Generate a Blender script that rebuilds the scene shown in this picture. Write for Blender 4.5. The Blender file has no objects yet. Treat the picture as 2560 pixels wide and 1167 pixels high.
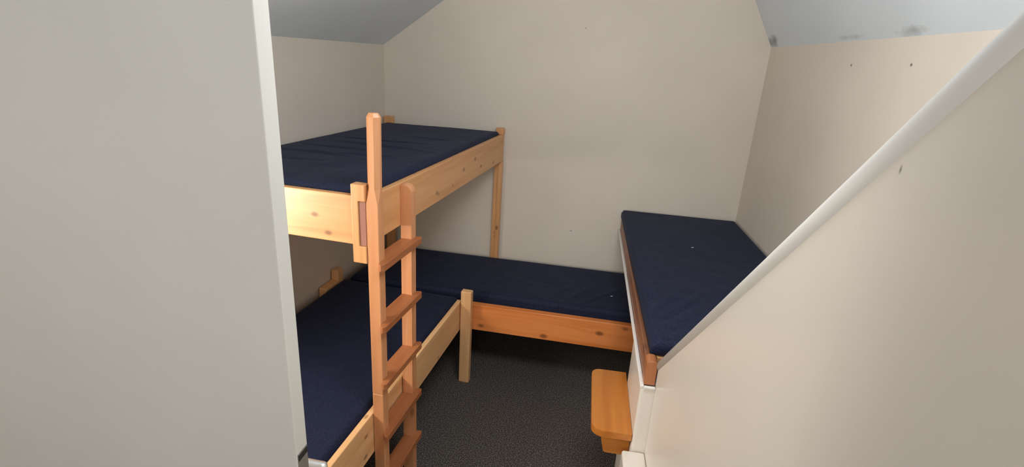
import bpy, bmesh, math, random
from mathutils import Vector, Matrix, noise
R = math.radians
C = bpy.context.scene.collection
S = bpy.context.scene
random.seed(4)

# ---------------------------------------------------------------- camera
cam_d = bpy.data.cameras.new('camera')
cam = bpy.data.objects.new('camera', cam_d); C.objects.link(cam)
rt = Vector((0.98244179, 0.17772007, 0.05677767)); up = Vector((-0.11031241, 0.30790317, 0.94500096)); fw = Vector((-0.15046362, 0.93467171, -0.32210167))
m = Matrix.Identity(4)
for i in range(3):
    m[i][0] = rt[i]; m[i][1] = up[i]; m[i][2] = -fw[i]
m[0][3], m[1][3], m[2][3] = 0, 0, 2.015
cam.matrix_world = m
cam_d.sensor_fit = 'HORIZONTAL'; cam_d.sensor_width = 36; cam_d.lens = 36 * 1290.8 / 2560
cam_d.clip_start = 0.02
S.camera = cam

# ---------------------------------------------------------------- world, light, exposure
w = bpy.data.worlds.new('world'); S.world = w; w.use_nodes = True
bg = w.node_tree.nodes['Background']; bg.inputs[0].default_value = (0.80, 0.88, 1.0, 1); bg.inputs[1].default_value = 0.5
S.view_settings.view_transform = 'Standard'; S.view_settings.look = 'None'
S.view_settings.gamma = 1; S.view_settings.use_curve_mapping = False
S.view_settings.exposure = 0.15
def area(name, loc, target, sx, sy, power, col):
    d = bpy.data.lights.new(name, 'AREA'); d.shape = 'RECTANGLE'; d.size = sx; d.size_y = sy; d.energy = power; d.color = col
    o = bpy.data.objects.new(name, d); C.objects.link(o)
    o.location = loc; o.rotation_euler = (Vector(target) - Vector(loc)).to_track_quat('-Z', 'Z').to_euler()
    return o
WIN = dict(y0=0.98, y1=1.50, z0=1.05, z1=1.62)                      # window in the left wall, hidden behind the open door
area('window_daylight', (-1.92, 1.18, 1.36), (-0.6, 2.1, 1.30), 0.62, 0.62, 34, (1.0, 0.93, 0.82))
area('landing_daylight', (-0.3, -1.75, 2.0), (0.0, 1.5, 1.7), 1.5, 1.0, 23, (1.0, 0.98, 0.95))

area('added_ceiling_fill', (0.10, 1.20, 2.75), (-0.4, 2.6, 0.8), 0.7, 0.8, 30, (0.94, 0.97, 1.0))  # fill lamp added below the flat ceiling to brighten the room; no roof window here

# ---------------------------------------------------------------- materials
def mat(name):
    M = bpy.data.materials.new(name); M.use_nodes = True
    return M, M.node_tree.nodes, M.node_tree.links, M.node_tree.nodes['Principled BSDF']
def ramp(N, stops):
    r = N.new('ShaderNodeValToRGB'); e = r.color_ramp.elements
    while len(e) < len(stops): e.new(0.5)
    for k, (p, c) in enumerate(stops): e[k].position = p; e[k].color = (*c, 1)
    return r
def bump(N, L, b, src, strength, dist):
    n = N.new('ShaderNodeBump'); n.inputs['Strength'].default_value = strength; n.inputs['Distance'].default_value = dist
    L.new(src, n.inputs['Height']); L.new(n.outputs[0], b.inputs['Normal'])
def wood(name, light, dark, knot, rough=0.38, kscale=1.0):
    M, N, L, b = mat(name)
    tc = N.new('ShaderNodeTexCoord'); oi = N.new('ShaderNodeObjectInfo')
    sc = N.new('ShaderNodeVectorMath'); sc.operation = 'SCALE'; sc.inputs[3].default_value = 40; 
    cx = N.new('ShaderNodeCombineXYZ'); L.new(oi.outputs['Random'], cx.inputs[0]); L.new(oi.outputs['Random'], cx.inputs[1]); L.new(cx.outputs[0], sc.inputs[0])
    ad = N.new('ShaderNodeVectorMath'); L.new(tc.outputs['Object'], ad.inputs[0]); L.new(sc.outputs[0], ad.inputs[1])
    mp = N.new('ShaderNodeMapping'); mp.inputs['Scale'].default_value = (0.9, 16, 16); L.new(ad.outputs[0], mp.inputs[0])
    n1 = N.new('ShaderNodeTexNoise'); n1.inputs['Scale'].default_value = 1.6; n1.inputs['Detail'].default_value = 6; n1.inputs['Distortion'].default_value = 0.5
    L.new(mp.outputs[0], n1.inputs['Vector'])
    r = ramp(N, [(0.30, dark), (0.62, light)]); L.new(n1.outputs[0], r.inputs[0])
    # knots: sparse elongated dark eyes
    mk = N.new('ShaderNodeMapping'); mk.inputs['Scale'].default_value = (6*kscale, 10*kscale, 10*kscale); L.new(ad.outputs[0], mk.inputs[0])
    v = N.new('ShaderNodeTexVoronoi'); v.inputs['Scale'].default_value = 1.0; L.new(mk.outputs[0], v.inputs['Vector'])
    kr = ramp(N, [(0.06, (1, 1, 1)), (0.135, (0, 0, 0))]); L.new(v.outputs['Distance'], kr.inputs[0])
    mx = N.new('ShaderNodeMix'); mx.data_type = 'RGBA'
    mu = N.new('ShaderNodeMath'); mu.operation = 'MULTIPLY'; mu.inputs[1].default_value = 0.75; L.new(kr.outputs[0], mu.inputs[0])
    L.new(mu.outputs[0], mx.inputs[0]); L.new(r.outputs[0], mx.inputs[6]); mx.inputs[7].default_value = (*knot, 1)
    L.new(mx.outputs[2], b.inputs['Base Color']); b.inputs['Roughness'].default_value = rough
    bump(N, L, b, n1.outputs[0], 0.08, 0.002)
    return M
def paint(name, col, rough, bscale=90, bstr=0.12, var=0.03, marks=(), markcol=(0.06, 0.055, 0.05)):
    M, N, L, b = mat(name)
    tc = N.new('ShaderNodeTexCoord')
    n = N.new('ShaderNodeTexNoise'); n.inputs['Scale'].default_value = 2.2; n.inputs['Detail'].default_value = 3; L.new(tc.outputs['Object'], n.inputs['Vector'])
    r = ramp(N, [(0.3, tuple(c * (1 - var) for c in col)), (0.7, tuple(min(1, c * (1 + var)) for c in col))]); L.new(n.outputs[0], r.inputs[0])
    cur = r.outputs[0]
    for (p, rad, amt) in marks:                                       # scuffs and mould spots with a ragged outline
        nn = N.new('ShaderNodeTexNoise'); nn.inputs['Scale'].default_value = 1.2 / rad[0]; nn.inputs['Detail'].default_value = 4; L.new(tc.outputs['Object'], nn.inputs['Vector'])
        sb = N.new('ShaderNodeVectorMath'); sb.operation = 'SUBTRACT'; L.new(tc.outputs['Object'], sb.inputs[0]); sb.inputs[1].default_value = p
        dv = N.new('ShaderNodeVectorMath'); dv.operation = 'DIVIDE'; L.new(sb.outputs[0], dv.inputs[0]); dv.inputs[1].default_value = rad
        ln = N.new('ShaderNodeVectorMath'); ln.operation = 'LENGTH'; L.new(dv.outputs[0], ln.inputs[0])
        a1 = N.new('ShaderNodeMath'); a1.operation = 'MULTIPLY_ADD'; L.new(nn.outputs[0], a1.inputs[0]); a1.inputs[1].default_value = 1.6; L.new(ln.outputs['Value'], a1.inputs[2])
        mr = N.new('ShaderNodeMapRange'); mr.inputs['From Min'].default_value = 1.75; mr.inputs['From Max'].default_value = 0.9; mr.inputs['To Max'].default_value = amt
        L.new(a1.outputs[0], mr.inputs[0])
        mx = N.new('ShaderNodeMix'); mx.data_type = 'RGBA'; L.new(mr.outputs[0], mx.inputs[0]); L.new(cur, mx.inputs[6]); mx.inputs[7].default_value = (*markcol, 1)
        cur = mx.outputs[2]
    L.new(cur, b.inputs['Base Color']); b.inputs['Roughness'].default_value = rough
    if bstr:
        f = N.new('ShaderNodeTexNoise'); f.inputs['Scale'].default_value = bscale; f.inputs['Detail'].default_value = 3; L.new(tc.outputs['Object'], f.inputs['Vector'])
        bump(N, L, b, f.outputs[0], bstr, 0.002)
    return M
def fabric(name, a, c):
    M, N, L, b = mat(name)
    tc = N.new('ShaderNodeTexCoord')
    n = N.new('ShaderNodeTexNoise'); n.inputs['Scale'].default_value = 220; n.inputs['Detail'].default_value = 2; L.new(tc.outputs['Object'], n.inputs['Vector'])
    r = ramp(N, [(0.35, a), (0.68, c)]); L.new(n.outputs[0], r.inputs[0]); L.new(r.outputs[0], b.inputs['Base Color'])
    b.inputs['Roughness'].default_value = 0.72
    b.inputs['Specular IOR Level'].default_value = 0.22; b.inputs['Sheen Weight'].default_value = 0.04; b.inputs['Sheen Roughness'].default_value = 0.5; b.inputs['Sheen Tint'].default_value = (0.55, 0.68, 1, 1)
    bump(N, L, b, n.outputs[0], 0.25, 0.001)
    return M
def carpet(name):
    M, N, L, b = mat(name)
    tc = N.new('ShaderNodeTexCoord')
    n = N.new('ShaderNodeTexNoise'); n.inputs['Scale'].default_value = 170; n.inputs['Detail'].default_value = 3; L.new(tc.outputs['Object'], n.inputs['Vector'])
    r = ramp(N, [(0.34, (0.022, 0.021, 0.020)), (0.53, (0.090, 0.082, 0.076)), (0.70, (0.32, 0.28, 0.24))]); L.new(n.outputs[0], r.inputs[0])
    L.new(r.outputs[0], b.inputs['Base Color']); b.inputs['Roughness'].default_value = 1; b.inputs['Specular IOR Level'].default_value = 0.1
    bump(N, L, b, n.outputs[0], 0.22, 0.003)
    return M
def metal(name, col, rough):
    M, N, L, b = mat(name); b.inputs['Base Color'].default_value = (*col, 1); b.inputs['Metallic'].default_value = 1
    tc = N.new('ShaderNodeTexCoord'); n = N.new('ShaderNodeTexNoise'); n.inputs['Scale'].default_value = 120; L.new(tc.outputs['Object'], n.inputs['Vector'])
    r = ramp(N, [(0.3, (rough * .8,) * 3), (0.7, (rough * 1.2,) * 3)]); L.new(n.outputs[0], r.inputs[0]); L.new(r.outputs[0], b.inputs['Roughness'])
    return M
PINE = wood('pale pine', (0.72, 0.375, 0.16), (0.60, 0.28, 0.105), (0.16, 0.07, 0.03), kscale=1.0)
FRESH = wood('fresh light pine', (0.86, 0.52, 0.255), (0.74, 0.40, 0.17), (0.16, 0.06, 0.03), kscale=1.0)
LADDER = wood('varnished ladder pine', (0.69, 0.325, 0.15), (0.59, 0.25, 0.105), (0.30, 0.10, 0.04), kscale=0.6)
ORANGE = wood('orange varnished pine', (0.84, 0.29, 0.085), (0.70, 0.21, 0.05), (0.15, 0.05, 0.02), 0.33, 0.7)
RUNG = wood('red brown rung pine', (0.42, 0.155, 0.058), (0.33, 0.11, 0.04), (0.16, 0.06, 0.03), 0.4, 0.6)
ENDG = wood('red brown end grain', (0.36, 0.15, 0.10), (0.30, 0.12, 0.08), (0.2, 0.08, 0.05), 0.6, 0.1)
BROWN = wood('brown stained board', (0.30, 0.125, 0.06), (0.22, 0.085, 0.04), (0.10, 0.04, 0.02), 0.45, 0.6)
STEP = wood('honey varnished step', (0.55, 0.20, 0.032), (0.46, 0.145, 0.022), (0.16, 0.06, 0.02), 0.3, 0.6)
CREAM = paint('cream wall paint', (0.72, 0.645, 0.558), 0.75)
BACKW = paint('cream back wall paint', (0.72, 0.645, 0.558), 0.75, marks=[((-0.148, 3.6215, 0.838), (0.015, 0.02, 0.006), 0.7), ((-0.179, 3.6215, 2.222), (0.006, 0.02, 0.006), 0.7)])
RIGHTW = paint('cream right wall paint', (0.72, 0.645, 0.558), 0.75, marks=[((0, -1.084, 2.066), (0.05, 0.010, 0.008), 1.0), ((0, -1.516, 2.070), (0.05, 0.010, 0.008), 1.0)])
CEIL = paint('grey white ceiling paint', (0.72, 0.78, 0.82), 0.85, marks=[((0.962, 3.56, 2.195), (0.08, 0.11, 0.045), 0.95), ((1.022, 2.13, 2.182), (0.06, 0.10, 0.022), 0.6), ((1.0, 2.6, 2.18), (0.06, 0.16, 0.012), 0.3)], markcol=(0.2, 0.19, 0.18))
DOORP = paint('off white door paint', (0.68, 0.668, 0.62), 0.5, 60, 0.05)
GLOSS = paint('white gloss panel paint', (0.76, 0.71, 0.645), 0.28, 14, 0.06, 0.015)
PARTW = paint('cream partition paint', (0.745, 0.69, 0.615), 0.30, 14, 0.06, 0.02, marks=[((0, 0.630, 1.727), (0.05, 0.0030, 0.0060), 0.75)])
TRIM = paint('white trim paint', (0.80, 0.77, 0.73), 0.4, 60, 0.05)
CAPPING = paint('greyed white capping paint', (0.62, 0.60, 0.565), 0.5, 40, 0.10)
NAVY = fabric('navy mattress cover', (0.004, 0.0062, 0.018), (0.015, 0.022, 0.060))
CARPET = carpet('charcoal carpet')
STEEL = metal('brushed steel', (0.45, 0.45, 0.43), 0.4)
CHROME = metal('polished handle', (0.86, 0.86, 0.86), 0.38)
BLACK = paint('black latch slot', (0.012, 0.012, 0.010), 0.7, 200, 0.3)
WHITE = paint('white lint', (0.9, 0.9, 0.9), 0.9, 200, 0)

# ---------------------------------------------------------------- helpers
def frame(ox, oy, deg, oz=0):                                        # local +x right, +y deeper; clockwise angle seen from above
    return Matrix.Translation((ox, oy, oz)) @ Matrix.Rotation(-R(deg), 4, 'Z')
I4 = Matrix.Identity(4)
def link(name, bm, material, world=I4, parent=None, smooth=False):
    bmesh.ops.recalc_face_normals(bm, faces=bm.faces)
    me = bpy.data.meshes.new(name); bm.to_mesh(me); bm.free(); me.materials.append(material)
    if smooth:
        for p in me.polygons: p.use_smooth = True
    o = bpy.data.objects.new(name, me); C.objects.link(o)
    if parent:
        o.parent = parent; o.matrix_basis = parent.matrix_basis.inverted() @ world
    else: o.matrix_basis = world
    return o
def box_bm(sx, sy, sz, bev=0.0, seg=2):
    bm = bmesh.new(); bmesh.ops.create_cube(bm, size=1)
    bmesh.ops.scale(bm, vec=(sx, sy, sz), verts=bm.verts)
    if bev: bmesh.ops.bevel(bm, geom=bm.edges[:], offset=min(bev, .45 * min(sx, sy, sz)), segments=seg, profile=0.5, affect='EDGES', clamp_overlap=True)
    return bm
def bar(name, F, lo, hi, material, parent=None, bev=0.003, seg=2):
    """box between two local corners of frame F; its mesh X axis runs along the longest side (the grain)"""
    c = [(a + b) / 2 for a, b in zip(lo, hi)]; s = [b - a for a, b in zip(lo, hi)]
    ax = max(range(3), key=lambda k: s[k])
    rot = {0: I4, 1: Matrix.Rotation(R(90), 4, 'Z'), 2: Matrix.Rotation(R(-90), 4, 'Y')}[ax]
    dims = {0: (s[0], s[1], s[2]), 1: (s[1], s[0], s[2]), 2: (s[2], s[1], s[0])}[ax]
    return link(name, box_bm(*dims, bev, seg), material, F @ Matrix.Translation(c) @ rot, parent)
def prism_bm(pts, axis, a, b, bev=0.0, seg=2):
    """polygon pts (2D) extruded along axis between a and b"""
    bm = bmesh.new()
    def P(u, v, t): return {'x': (t, u, v), 'y': (u, t, v), 'z': (u, v, t)}[axis]
    v0 = [bm.verts.new(P(u, v, a)) for u, v in pts]; v1 = [bm.verts.new(P(u, v, b)) for u, v in pts]
    n = len(pts)
    bm.faces.new(v0); bm.faces.new(v1[::-1])
    for k in range(n): bm.faces.new((v0[k], v1[k], v1[(k + 1) % n], v0[(k + 1) % n]))
    bmesh.ops.recalc_face_normals(bm, faces=bm.faces)
    if bev: bmesh.ops.bevel(bm, geom=bm.edges[:], offset=bev, segments=seg, profile=0.5, affect='EDGES', clamp_overlap=True)
    return bm
def grain(bm, axis):                                                 # rotate a mesh so that `axis` becomes mesh X; returns the compensating matrix
    rot = {'x': I4, 'y': Matrix.Rotation(R(90), 4, 'Z'), 'z': Matrix.Rotation(R(-90), 4, 'Y')}[axis]
    bmesh.ops.transform(bm, matrix=rot.inverted(), verts=bm.verts)
    return rot
def rounded(x0, y0, x1, y1, rs, n=8):
    """rounded rectangle, radii rs = (x0y0, x1y0, x1y1, x0y1)"""
    out = []
    for (cx, cy, a0, r) in ((x0 + rs[0], y0 + rs[0], 180, rs[0]), (x1 - rs[1], y0 + rs[1], 270, rs[1]), (x1 - rs[2], y1 - rs[2], 0, rs[2]), (x0 + rs[3], y1 - rs[3], 90, rs[3])):
        if r < 1e-6: out.append((cx, cy)); continue
        for k in range(n + 1):
            a = R(a0 + 90 * k / n); out.append((cx + r * math.cos(a), cy + r * math.sin(a)))
    return out
def thing(name, label, cat, F, group=None):
    o = bpy.data.objects.new(name, None); C.objects.link(o); o.empty_display_size = 0.1
    o.matrix_basis = F; o['label'] = label; o['category'] = cat
    if group: o['group'] = group
    return o
def tag(o, label, cat, group=None):
    o['label'] = label; o['category'] = cat
    if group: o['group'] = group
    return o
def struct(o):
    o['kind'] = 'structure'; return o

# ---------------------------------------------------------------- the room
YB = 3.6215
DZ = 0.195                                                           # height of the bunk datum above the carpet
XL, WLA, ZL = -1.5711, 3.964, 2.048
XR, WRA, ZR = 0.9672, -2.3587, 2.164
YN = -1.9
WL = frame(XL, YB, WLA); WR = frame(XR, YB, WRA)
SL, SR, ZT = 0.70, 1.80, 2.80                                        # roof slopes, flat top
struct(link('floor', prism_bm([(-2.3, YN - .1), (1.7, YN - .1), (1.7, YB + .1), (-2.3, YB + .1)], 'z', -0.1, 0), CARPET))
# back wall: gable
xa = XL + (ZT - ZL) / SL; xb = XR - (ZT - ZR) / SR
struct(link('wall_back', prism_bm([(XL - .12, -.1), (XR + .12, -.1), (XR + .12, ZR), (XR, ZR), (xb, ZT), (xa, ZT), (XL, ZL), (XL - .12, ZL)], 'y', YB, YB + .1), BACKW))
# left wall with a window opening (out of sight behind the door)
def wall_strip(bm, y0, y1, z0, z1, x0, x1):
    b = box_bm(x1 - x0, y1 - y0, z1 - z0); bmesh.ops.translate(b, vec=((x0 + x1) / 2, (y0 + y1) / 2, (z0 + z1) / 2), verts=b.verts)
    t = bpy.data.meshes.new('t'); b.to_mesh(t); b.free(); bm.from_mesh(t); bpy.data.meshes.remove(t)
lo, hi = YN - YB - .1, .05
wy0, wy1 = WIN['y0'] - YB, WIN['y1'] - YB
bm = bmesh.new()
wall_strip(bm, lo, wy0, -.1, ZL, -.12, 0); wall_strip(bm, wy1, hi, -.1, ZL, -.12, 0)
wall_strip(bm, wy0, wy1, -.1, WIN['z0'], -.12, 0); wall_strip(bm, wy0, wy1, WIN['z1'], ZL, -.12, 0)
struct(link('wall_left', bm, CREAM, WL))
wf = struct(link('window_1', prism_bm([(wy0, WIN['z0']), (wy1, WIN['z0']), (wy1, WIN['z0'] + .04), (wy0, WIN['z0'] + .04)], 'x', -.10, .03, .004), TRIM, WL))
for nm, (a, b, c, d) in (('frame_rail', (wy0, wy1, WIN['z1'] - .03, WIN['z1'])), ('frame_stile', (wy0, wy0 + .03, WIN['z0'] + .04, WIN['z1'] - .03)), ('frame_stile', (wy1 - .03, wy1, WIN['z0'] + .04, WIN['z1'] - .03))):
    bar(nm, WL, (-.09, a, c), (-.04, b, d), TRIM, wf)
struct(link('wall_right', prism_bm([(lo, -.1), (hi, -.1), (hi, ZR), (lo, ZR)], 'x', 0, .12), RIGHTW, WR))
# sloped ceilings and the flat strip between them
def slab(name, a, b, c, d, material, t=.08):
    bm = bmesh.new(); P = [Vector(v) for v in (a, b, c, d)]; n = (P[1] - P[0]).cross(P[3] - P[0]).normalized()
    if n.z < 0: n = -n
    v0 = [bm.verts.new(v) for v in P]; v1 = [bm.verts.new(v + n * t) for v in P]
    bm.faces.new(v0); bm.faces.new(v1[::-1])
    for k in range(4): bm.faces.new((v0[k], v1[k], v1[(k + 1) % 4], v0[(k + 1) % 4]))
    return struct(link(name, bm, material))
def at(F, x, y, z): return F @ Vector((x, y, z))
dl = (ZT - ZL) / SL; dr = (ZT - ZR) / SR
slab('ceiling', at(WL, -.1, .08, ZL - .1 * SL), at(WL, dl, .14, ZT), at(WL, dl, lo, ZT), at(WL, -.1, lo, ZL - .1 * SL), CEIL)
slab('ceiling', at(WR, .06, .08, ZR - .06 * SR), at(WR, -dr, .08, ZT), at(WR, -dr, lo, ZT), at(WR, .06, lo, ZR - .06 * SR), CEIL)
slab('ceiling', (xa - .05, YB + .1, ZT), (xb + .05, YB + .1, ZT), (xb + .35, YN, ZT), (xa - .5, YN, ZT), CEIL)
# the landing behind the camera: rear wall with a window opening, and the short wall the door hangs on
bm = bmesh.new()
for (x0, x1, z0, z1) in ((-2.1, -1.05, -.1, 2.9), (.45, 1.35, -.1, 2.9), (-1.05, .45, -.1, 1.5), (-1.05, .45, 2.5, 2.9)):
    wall_strip(bm, YN + .25 - .1, YN + .25, z0, z1, x0, x1)
struct(link('wall_rear', bm, CREAM))
struct(link('wall_front', prism_bm([(-1.76, 0), (-1.43, 0), (-1.43, 2.25), (-1.48, 2.25), (-1.76, 2.04)], 'y', .78, .88), CREAM))

# the open door on the left
DF = frame(-.556, .789, 0, DZ)
door = struct(bar('door_1', DF, (-.86, 0, .008 - DZ), (0, .041, 2.0), DOORP, None, .0025))
bar('latch_plate', DF, (-.002, .003, .80), (.0012, .038, 1.004), STEEL, door, .0008)
bar('latch_slot', DF, (.0002, .004, .985), (.0022, .037, .999), BLACK, door, .0005)
bar('latch_bolt', DF, (.0, .012, .915), (.009, .030, .945), STEEL, door, .003)
bm = prism_bm(rounded(-.078, .85, -.022, .925, (.012,) * 4), 'y', .0415, .049, .002); link('handle_rose', bm, CHROME, DF, door, True)
bm = bmesh.new()
bmesh.ops.create_cone(bm, cap_ends=True, segments=24, radius1=.010, radius2=.010, depth=.05)
bmesh.ops.rotate(bm, cent=(0, 0, 0), matrix=Matrix.Rotation(R(90), 3, 'X'), verts=bm.verts); bmesh.ops.translate(bm, vec=(-.05, .070, .885), verts=bm.verts)
b2 = box_bm(.085, .024, .024, .010, 4); bmesh.ops.translate(b2, vec=(-.036, .098, .885), verts=b2.verts)
t = bpy.data.meshes.new('t'); b2.to_mesh(t); b2.free(); bm.from_mesh(t); bpy.data.meshes.remove(t)
link('door_handle', bm, CHROME, DF, door, True)

# ---------------------------------------------------------------- mattresses
def mattress(name, outline, z0, z1, F, label, folds=(), seed=0, sag=.004, nx=70, ny=130):
    """outline: four local corners (near-left, near-right, far-right, far-left); folds: (x, y, dx, dy, length, width, height) ridges"""
    A, B, Cc, D = [Vector((*p, 0)) for p in outline]
    bm = bmesh.new(); rows = []; H = z1 - z0; rr = .024
    for j in range(ny + 1):
        row = []
        for i in range(nx + 1):
            u, v = i / nx, j / ny
            p = (A * (1 - u) + B * u) * (1 - v) + (D * (1 - u) + Cc * u) * v
            wx = ((B - A).length); ly = ((D - A).length)
            d = min(u * wx, (1 - u) * wx, v * ly, (1 - v) * ly)
            z = 0.0
            if d < rr: z -= rr - math.sqrt(max(0, rr * rr - (rr - d) ** 2))
            q = Vector((p.x * 5 + seed, p.y * 5, seed * 1.7))
            z += (noise.noise(q) * sag + noise.noise(q * 3.3) * sag * .35) * min(1, d / .05)
            for (fx, fy, dx, dy, ln, wd, ht) in folds:
                l = math.hypot(dx, dy); ax, ay = dx / l, dy / l
                s = (p.x - fx) * ax + (p.y - fy) * ay; c = -(p.x - fx) * ay + (p.y - fy) * ax + .012 * noise.noise(Vector((s * 7, fx * 9, fy * 5)))
                if abs(s) < ln: z += ht * math.exp(-(c / wd) ** 2) * math.cos(s / ln * math.pi / 2) * min(1, d / .03)
            row.append(bm.verts.new((p.x, p.y, z1 + z)))
        rows.append(row)
    for j in range(ny):
        for i in range(nx): bm.faces.new((rows[j][i], rows[j][i + 1], rows[j + 1][i + 1], rows[j + 1][i]))
    rim = [rows[0][i] for i in range(nx + 1)] + [rows[j][nx] for j in range(1, ny + 1)] + [rows[ny][i] for i in range(nx - 1, -1, -1)] + [rows[j][0] for j in range(ny - 1, 0, -1)]
    prev = rim
    cen = (A + B + Cc + D) / 4
    for k, (zz, off) in enumerate(((z1 - rr - .006, 0), ((z0 + z1) / 2, 0), (z0 + .010, 0), (z0, -.010))):
        cur = []
        for v in rim:
            dv = Vector((v.co.x - cen.x, v.co.y - cen.y, 0)); dv.normalize()
            cur.append(bm.verts.new((v.co.x + dv.x * off, v.co.y + dv.y * off, zz)))
        n = len(rim)
        for i in range(n): bm.faces.new((prev[i], cur[i], cur[(i + 1) % n], prev[(i + 1) % n]))
        prev = cur
    bm.faces.new(prev)
    o = link(name, bm, NAVY, F, None, True)
    return tag(o, label, 'mattress', 'navy mattresses')

# ---------------------------------------------------------------- upper bunk
UA = WLA + .3168; U = frame(-.6733, YB - .0157, UA, DZ); UW, UL = .872, 1.9162
ZB, ZTOP = 1.1215, 1.306
t = thing('bunk_bed', 'high pine bunk bed along the left wall with a ladder at its near corner', 'bunk bed', U @ Matrix.Translation((0, 0, -DZ)))
bar('side_rail', U, (-.0275, -UL, ZB), (0, -.012, ZTOP), PINE, t)
bar('rail_end', U, (-.0275, -UL - .004, ZB), (-.0005, -UL - .0002, ZTOP - .013), ENDG, t, .0008)
bar('end_board', U, (-UW, -UL + .004, ZB - .002), (-.0575, -UL + .032, ZTOP + .004), PINE, t)
bar('wall_rail', U, (-UW, -UL + .033, ZB - .02), (-UW + .028, -.110, 1.204), PINE, t)
bar('bunk_base', U, (-UW + .029, -UL + .034, 1.205), (-.029, -.110, 1.225), PINE, t)
# short near corner post, notched round the rail end
pts = [(-.057, 1.052), (-.0005, 1.052), (-.0005, ZB - .001), (-.0285, ZB - .001), (-.0285, ZTOP - .012), (-.0005, ZTOP - .012), (-.0005, 1.357), (-.057, 1.357)]
bm = prism_bm(pts, 'y', -UL - .008, -UL + .0325, .003); g = grain(bm, 'z'); link('post', bm, PINE, U @ g, t)
bar('post', U, (-.058, -.035, -DZ), (-.0285, -.0, 1.350), PINE, t, .004)
pts = [(-.028, -DZ), (-.0005, -DZ), (-.0005, ZB - .001), (-.028, ZB - .001)]
bm = prism_bm(pts, 'y', -.035, -.001, .002); g = grain(bm, 'z'); link('post', bm, PINE, U @ g, t)
bm = prism_bm(rounded(-.028, ZTOP + .001, .0005, 1.352, (0, 0, .008, .004), 4), 'y', -.040, -.001, .002); g = grain(bm, 'z'); link('post_cap', bm, PINE, U @ g, t)
bar('post', U, (-UW - .010, -.103, -DZ), (-UW + .058, -.068, 1.372), PINE, t, .005)
mattress('mattress', [(-UW + .004, -UL + .033), (-.0290, -UL + .0335), (-.0290, -.042), (-UW + .01, -.108)], 1.226, 1.330, U,
         'navy mattress on the high bunk beside the left wall, creased across its near half',
         folds=[(-.50, -.86, 1, .06, .34, .012, -0.0102), (-.42, -1.02, 1, -.04, .38, .014, 0.0102), (-.55, -1.18, 1, .03, .30, .012, -0.0085), (-.60, -1.34, 1, -.05, .26, .014, 0.0102), (-.35, -1.28, 1, .10, .24, .010, 0.0068), (-.62, -1.52, 1, .02, .22, .016, -0.0068), (-.3, -.62, 1, .0, .2, .02, 0.0051)], seed=1.3)

# ---------------------------------------------------------------- ladder
LD = thing('ladder', 'orange pine ladder leaning upright against the corner of the high bunk', 'ladder', U @ Matrix.Translation((0, 0, -DZ)))
def stile_sections(secs):
    """secs: (z, x0, x1, y0, y1, chamfer)"""
    bm = bmesh.new(); prev = None; first = None
    for (z, x0, x1, y0, y1, c) in secs:
        ring = [bm.verts.new((x, y, z)) for x, y in ((x0 + c, y0), (x1 - c, y0), (x1, y0 + c), (x1, y1 - c), (x1 - c, y1), (x0 + c, y1), (x0, y1 - c), (x0, y0 + c))]
        if prev:
            for k in range(8): bm.faces.new((prev[k], prev[(k + 1) % 8], ring[(k + 1) % 8], ring[k]))
        else: first = ring
        prev = ring
    bm.faces.new(first); bm.faces.new(prev)
    return bm
y0, y1 = -1.921, -1.877
bm = stile_sections([(-DZ, .001, .050, y0, y1, .0025), (.472, .001, .050, y0, y1, .0025), (.475, .0025, .0485, y0 + .002, y1 - .002, .0025), (.478, .001, .050, y0, y1, .0025), (1.285, .001, .050, y0, y1, .0025), (1.345, .003, .053, y0, y1, .0155), (1.598, .006, .056, y0, y1, .0155), (1.612, .014, .048, y0 + .008, y1 - .008, .010)])
g = grain(bm, 'z'); link('stile', bm, LADDER, U @ g, LD)
bm = prism_bm(rounded(.001, -DZ, .050, 1.300, (0, 0, .035, .008), 8), 'y', -1.642, -1.598, .0025); g = grain(bm, 'z'); link('stile', bm, LADDER, U @ g, LD)
for z in (1.066, .806, .548, .292, .045):
    pts = [(.003, -1.8765), (.0505, -1.8765), (.0505, -1.932)] + [(.078 - .012 + .012 * math.sin(R(a)), -1.946 + .012 - .012 * math.cos(R(a))) for a in range(0, 91, 15)] + \
          [(.078 - .012 + .012 * math.cos(R(a)), -1.590 - .012 + .012 * math.sin(R(a))) for a in range(0, 91, 15)] + [(.0505, -1.596), (.0505, -1.6425), (.003, -1.6425)]
    bm = prism_bm(pts, 'z', z - .028, z, .003); g = grain(bm, 'y'); link('rung', bm, RUNG, U @ g, LD)

# ---------------------------------------------------------------- lower bed on the left
LO = frame(-.7373, 2.8217, WLA - .4417); LW, LL = .825, 1.84
t = thing('low_bed', 'low pine bed under the high bunk, nearest bed on the floor', 'bed', LO)
bar('side_rail', LO, (-.037, -LL, .370), (-.010, -.002, .570), FRESH, t)
bar('wall_rail', LO, (-LW - .002, -LL, .40), (-LW + .022, -.034, .439), FRESH, t)
bar('end_board', LO, (-LW + .023, -LL, .370), (-.038, -LL + .028, .55), FRESH, t)
bar('bed_base', LO, (-LW + .023, -LL + .03, .44), (-.038, .006, .46), FRESH, t)
bar('post', LO, (-.005, -.033, 0), (.062, .012, .645), FRESH, t, .005)
bar('post', LO, (-.090, -LL + .03, 0), (-.036, -LL + .085, .439), FRESH, t, .005)
bar('post', LO, (-LW - .056, -.05, 0), (-LW - .004, .008, .66), FRESH, t, .005)
bar('post', LO, (-LW - .060, -LL, 0), (-LW - .004, -LL + .055, .50), FRESH, t, .005)
bar('rail_block', LO, (-LW - .056, -.19, .44), (-LW - .004, -.051, .592), FRESH, t, .004)
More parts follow.
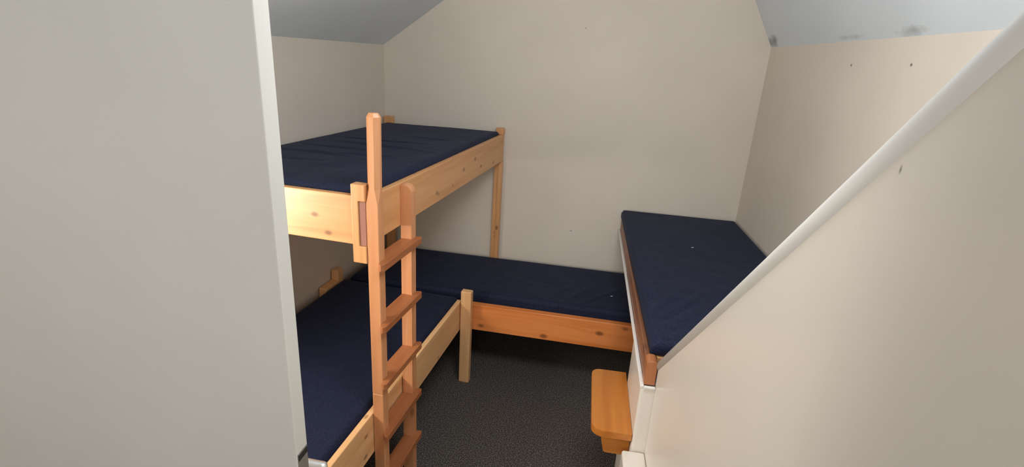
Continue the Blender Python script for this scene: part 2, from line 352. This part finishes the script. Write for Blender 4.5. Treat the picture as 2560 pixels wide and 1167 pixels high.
mattress('mattress', [(-LW + .0, -LL + .03), (-.0385, -LL + .03), (-.0385, .010), (-LW + .0, .010)], .461, .586, LO,
         'navy mattress on the low bed beneath the high bunk, bluer towards its near end', folds=[(-.35, -.5, 1, .3, .3, .03, .004)], seed=4.1, sag=.003)

# ---------------------------------------------------------------- low bed along the back wall
K = frame(-.7373, 2.8615, .4569)
t = thing('low_bed', 'low pine bed along the back wall, running in under the right bunk', 'bed', K)
bar('side_rail', K, (-.20, .001, .353), (1.25, .046, .529), ORANGE, t, .003)
bar('back_rail', K, (-.60, .680, .353), (1.25, .700, .424), PINE, t)
bar('bed_base', K, (-.70, .072, .425), (1.24, .679, .445), PINE, t)
for (x, y) in ((-.74, .075), (-.60, .62), (1.18, .058), (1.18, .62)):
    bar('leg', K, (x, y, 0), (x + .055, y + .054, .424), PINE, t)
mattress('mattress', [(-.800, .060), (1.25, .048), (1.25, .702), (-.765, .690)], .446, .590, K,
         'dark navy mattress on the low bed against the back wall',
         folds=[(.70, .24, .5, .8, .16, .012, .006), (.79, .15, .6, .8, .14, .010, -.006), (.60, .26, .5, .8, .12, .012, .004), (.88, .28, .6, .8, .16, .012, .005)], seed=7.7, nx=150, ny=60)

# ---------------------------------------------------------------- right-hand platform bunk
AF = frame(.2911, 0, -1.6033, DZ)
t = thing('platform_bunk', 'raised platform bunk at the right wall with a brown edge board and white support panel', 'bunk', AF @ Matrix.Translation((0, 1.70, -DZ)))
bar('support_panel', AF, (0, 1.702, -DZ), (.079, 2.066, .690), PARTW, t, .011, 4)
bar('edge_strip', AF, (-.002, 1.700, .6905), (.0115, 3.612, .700), TRIM, t, .002)
bar('edge_strip', AF, (.012, 1.694, .6905), (.052, 1.7035, .700), TRIM, t, .002)
bar('edge_board', AF, (.012, 1.765, .700), (.032, 3.606, .785), BROWN, t, .003)
bm = prism_bm(rounded(.010, .7005, .0495, .800, (0, 0, .014, .016), 6), 'y', 1.708, 1.764, .002); g = grain(bm, 'z'); link('corner_block', bm, RUNG, AF @ g, t)
# deck between edge board, back wall, right wall
aL = AF @ Vector((.033, 3.61, 0)); aN = AF @ Vector((.054, 1.76, 0)); wR = WR @ Vector((-.004, -.012, 0)); wN = WR @ Vector((-.004, 1.762 - YB, 0))
bm = prism_bm([(aN.x, 1.765), (wN.x, 1.765), (wR.x, 3.61), (aL.x, 3.61)], 'z', .760 + DZ, .785 + DZ); link('bunk_base', bm, PINE, I4, t)
aL = AF @ Vector((.035, 3.600, 0)); aN = AF @ Vector((.040, 1.772, 0)); wR = WR @ Vector((-.008, -.022, 0)); wN = WR @ Vector((-.008, 1.772 - YB, 0))
mattress('mattress', [(aN.x - .012, 1.772), (wN.x, 1.772), (wR.x, 3.598), (aL.x - .03, 3.598)], .787 + DZ, .853 + DZ, I4,
         'dark navy mattress on the raised platform bunk at the right', folds=[(.33, 2.10, .5, 1, .14, .014, .005), (.40, 2.05, .7, 1, .16, .012, -.006), (.48, 2.2, .7, 1, .15, .014, .004)], seed=9.2)

# ---------------------------------------------------------------- wall step
t = thing('wall_step', 'honey coloured wooden step fixed to the white panel below the right bunk', 'step', AF @ Matrix.Translation((-.08, 1.9, .44)))
bm = prism_bm(rounded(-.158, 1.706, -.001, 2.135, (.048, .004, .004, .040), 8), 'z', .440, .470, .006, 3); g = grain(bm, 'y'); link('tread', bm, STEP, AF @ g, t)
pts = [(-.002, .439), (-.118, .439), (-.112, .400), (-.100, .350), (-.092, .345), (-.002, .345)]
for (a, b) in ((1.735, 1.775), (2.01, 2.05)):
    bm = prism_bm(pts, 'y', a, b, .002); link('bracket', bm, STEP, AF, t)

# ---------------------------------------------------------------- stair partition on the right, sloped edge with rounded capping
BF = frame(.345, 0, -1.6033, DZ)
# its face runs at local x = 0
e0, e1 = (1.742, .765), (.20, 2.165)
bm = prism_bm([(-1.4, -DZ), (1.7015, -DZ), (1.7015, .7005), (1.742, .7005), e0, e1, (-1.4, e1[1])], 'x', 0, .026)
struct(link('wall_stair', bm, PARTW, BF))
bm = bmesh.new(); prev = None
rad = .0205
d = Vector((0, e1[0] - e0[0], e1[1] - e0[1])).normalized(); nrm = Vector((0, -d.z, d.y)) * -1
if nrm.z < 0: nrm = -nrm
rings = []
for s_ in (0, 1):
    base = Vector((.013, *(e0 if s_ == 0 else e1))) - nrm * .0045
    rings.append([bm.verts.new(base + Vector((1, 0, 0)) * rad * math.cos(a) + nrm * rad * math.sin(a)) for a in [2 * math.pi * k / 32 for k in range(32)]])
for k in range(32): bm.faces.new((rings[0][k], rings[0][(k + 1) % 32], rings[1][(k + 1) % 32], rings[1][k]))
bm.faces.new(rings[0]); bm.faces.new(rings[1])
struct(link('trim_1', bm, CAPPING, BF, None, True))
struct(bar('trim_2', AF, (-.034, .6, -DZ), (.0535, 1.697, .405), PARTW, None, .010, 4))

# ---------------------------------------------------------------- lint on the mattresses
def lint(loc, label):
    bm = bmesh.new(); bmesh.ops.create_icosphere(bm, subdivisions=2, radius=1)
    for v in bm.verts:
        k = 1 + .35 * noise.noise(v.co * 2.2 + Vector(loc)); v.co = Vector((v.co.x * .0075 * k, v.co.y * .003 * k, v.co.z * .0016 * k))
    tag(link('lint_speck', bm, WHITE, Matrix.Translation(loc) @ Matrix.Rotation(.3, 4, 'Z'), None, True), label, 'lint', 'white lint specks')
lint((.175, 3.10, .5985), 'tiny white lint speck on the back wall mattress, near the right bunk')
lint((.575, 2.90, 1.053), 'tiny white lint speck in the middle of the right bunk mattress')
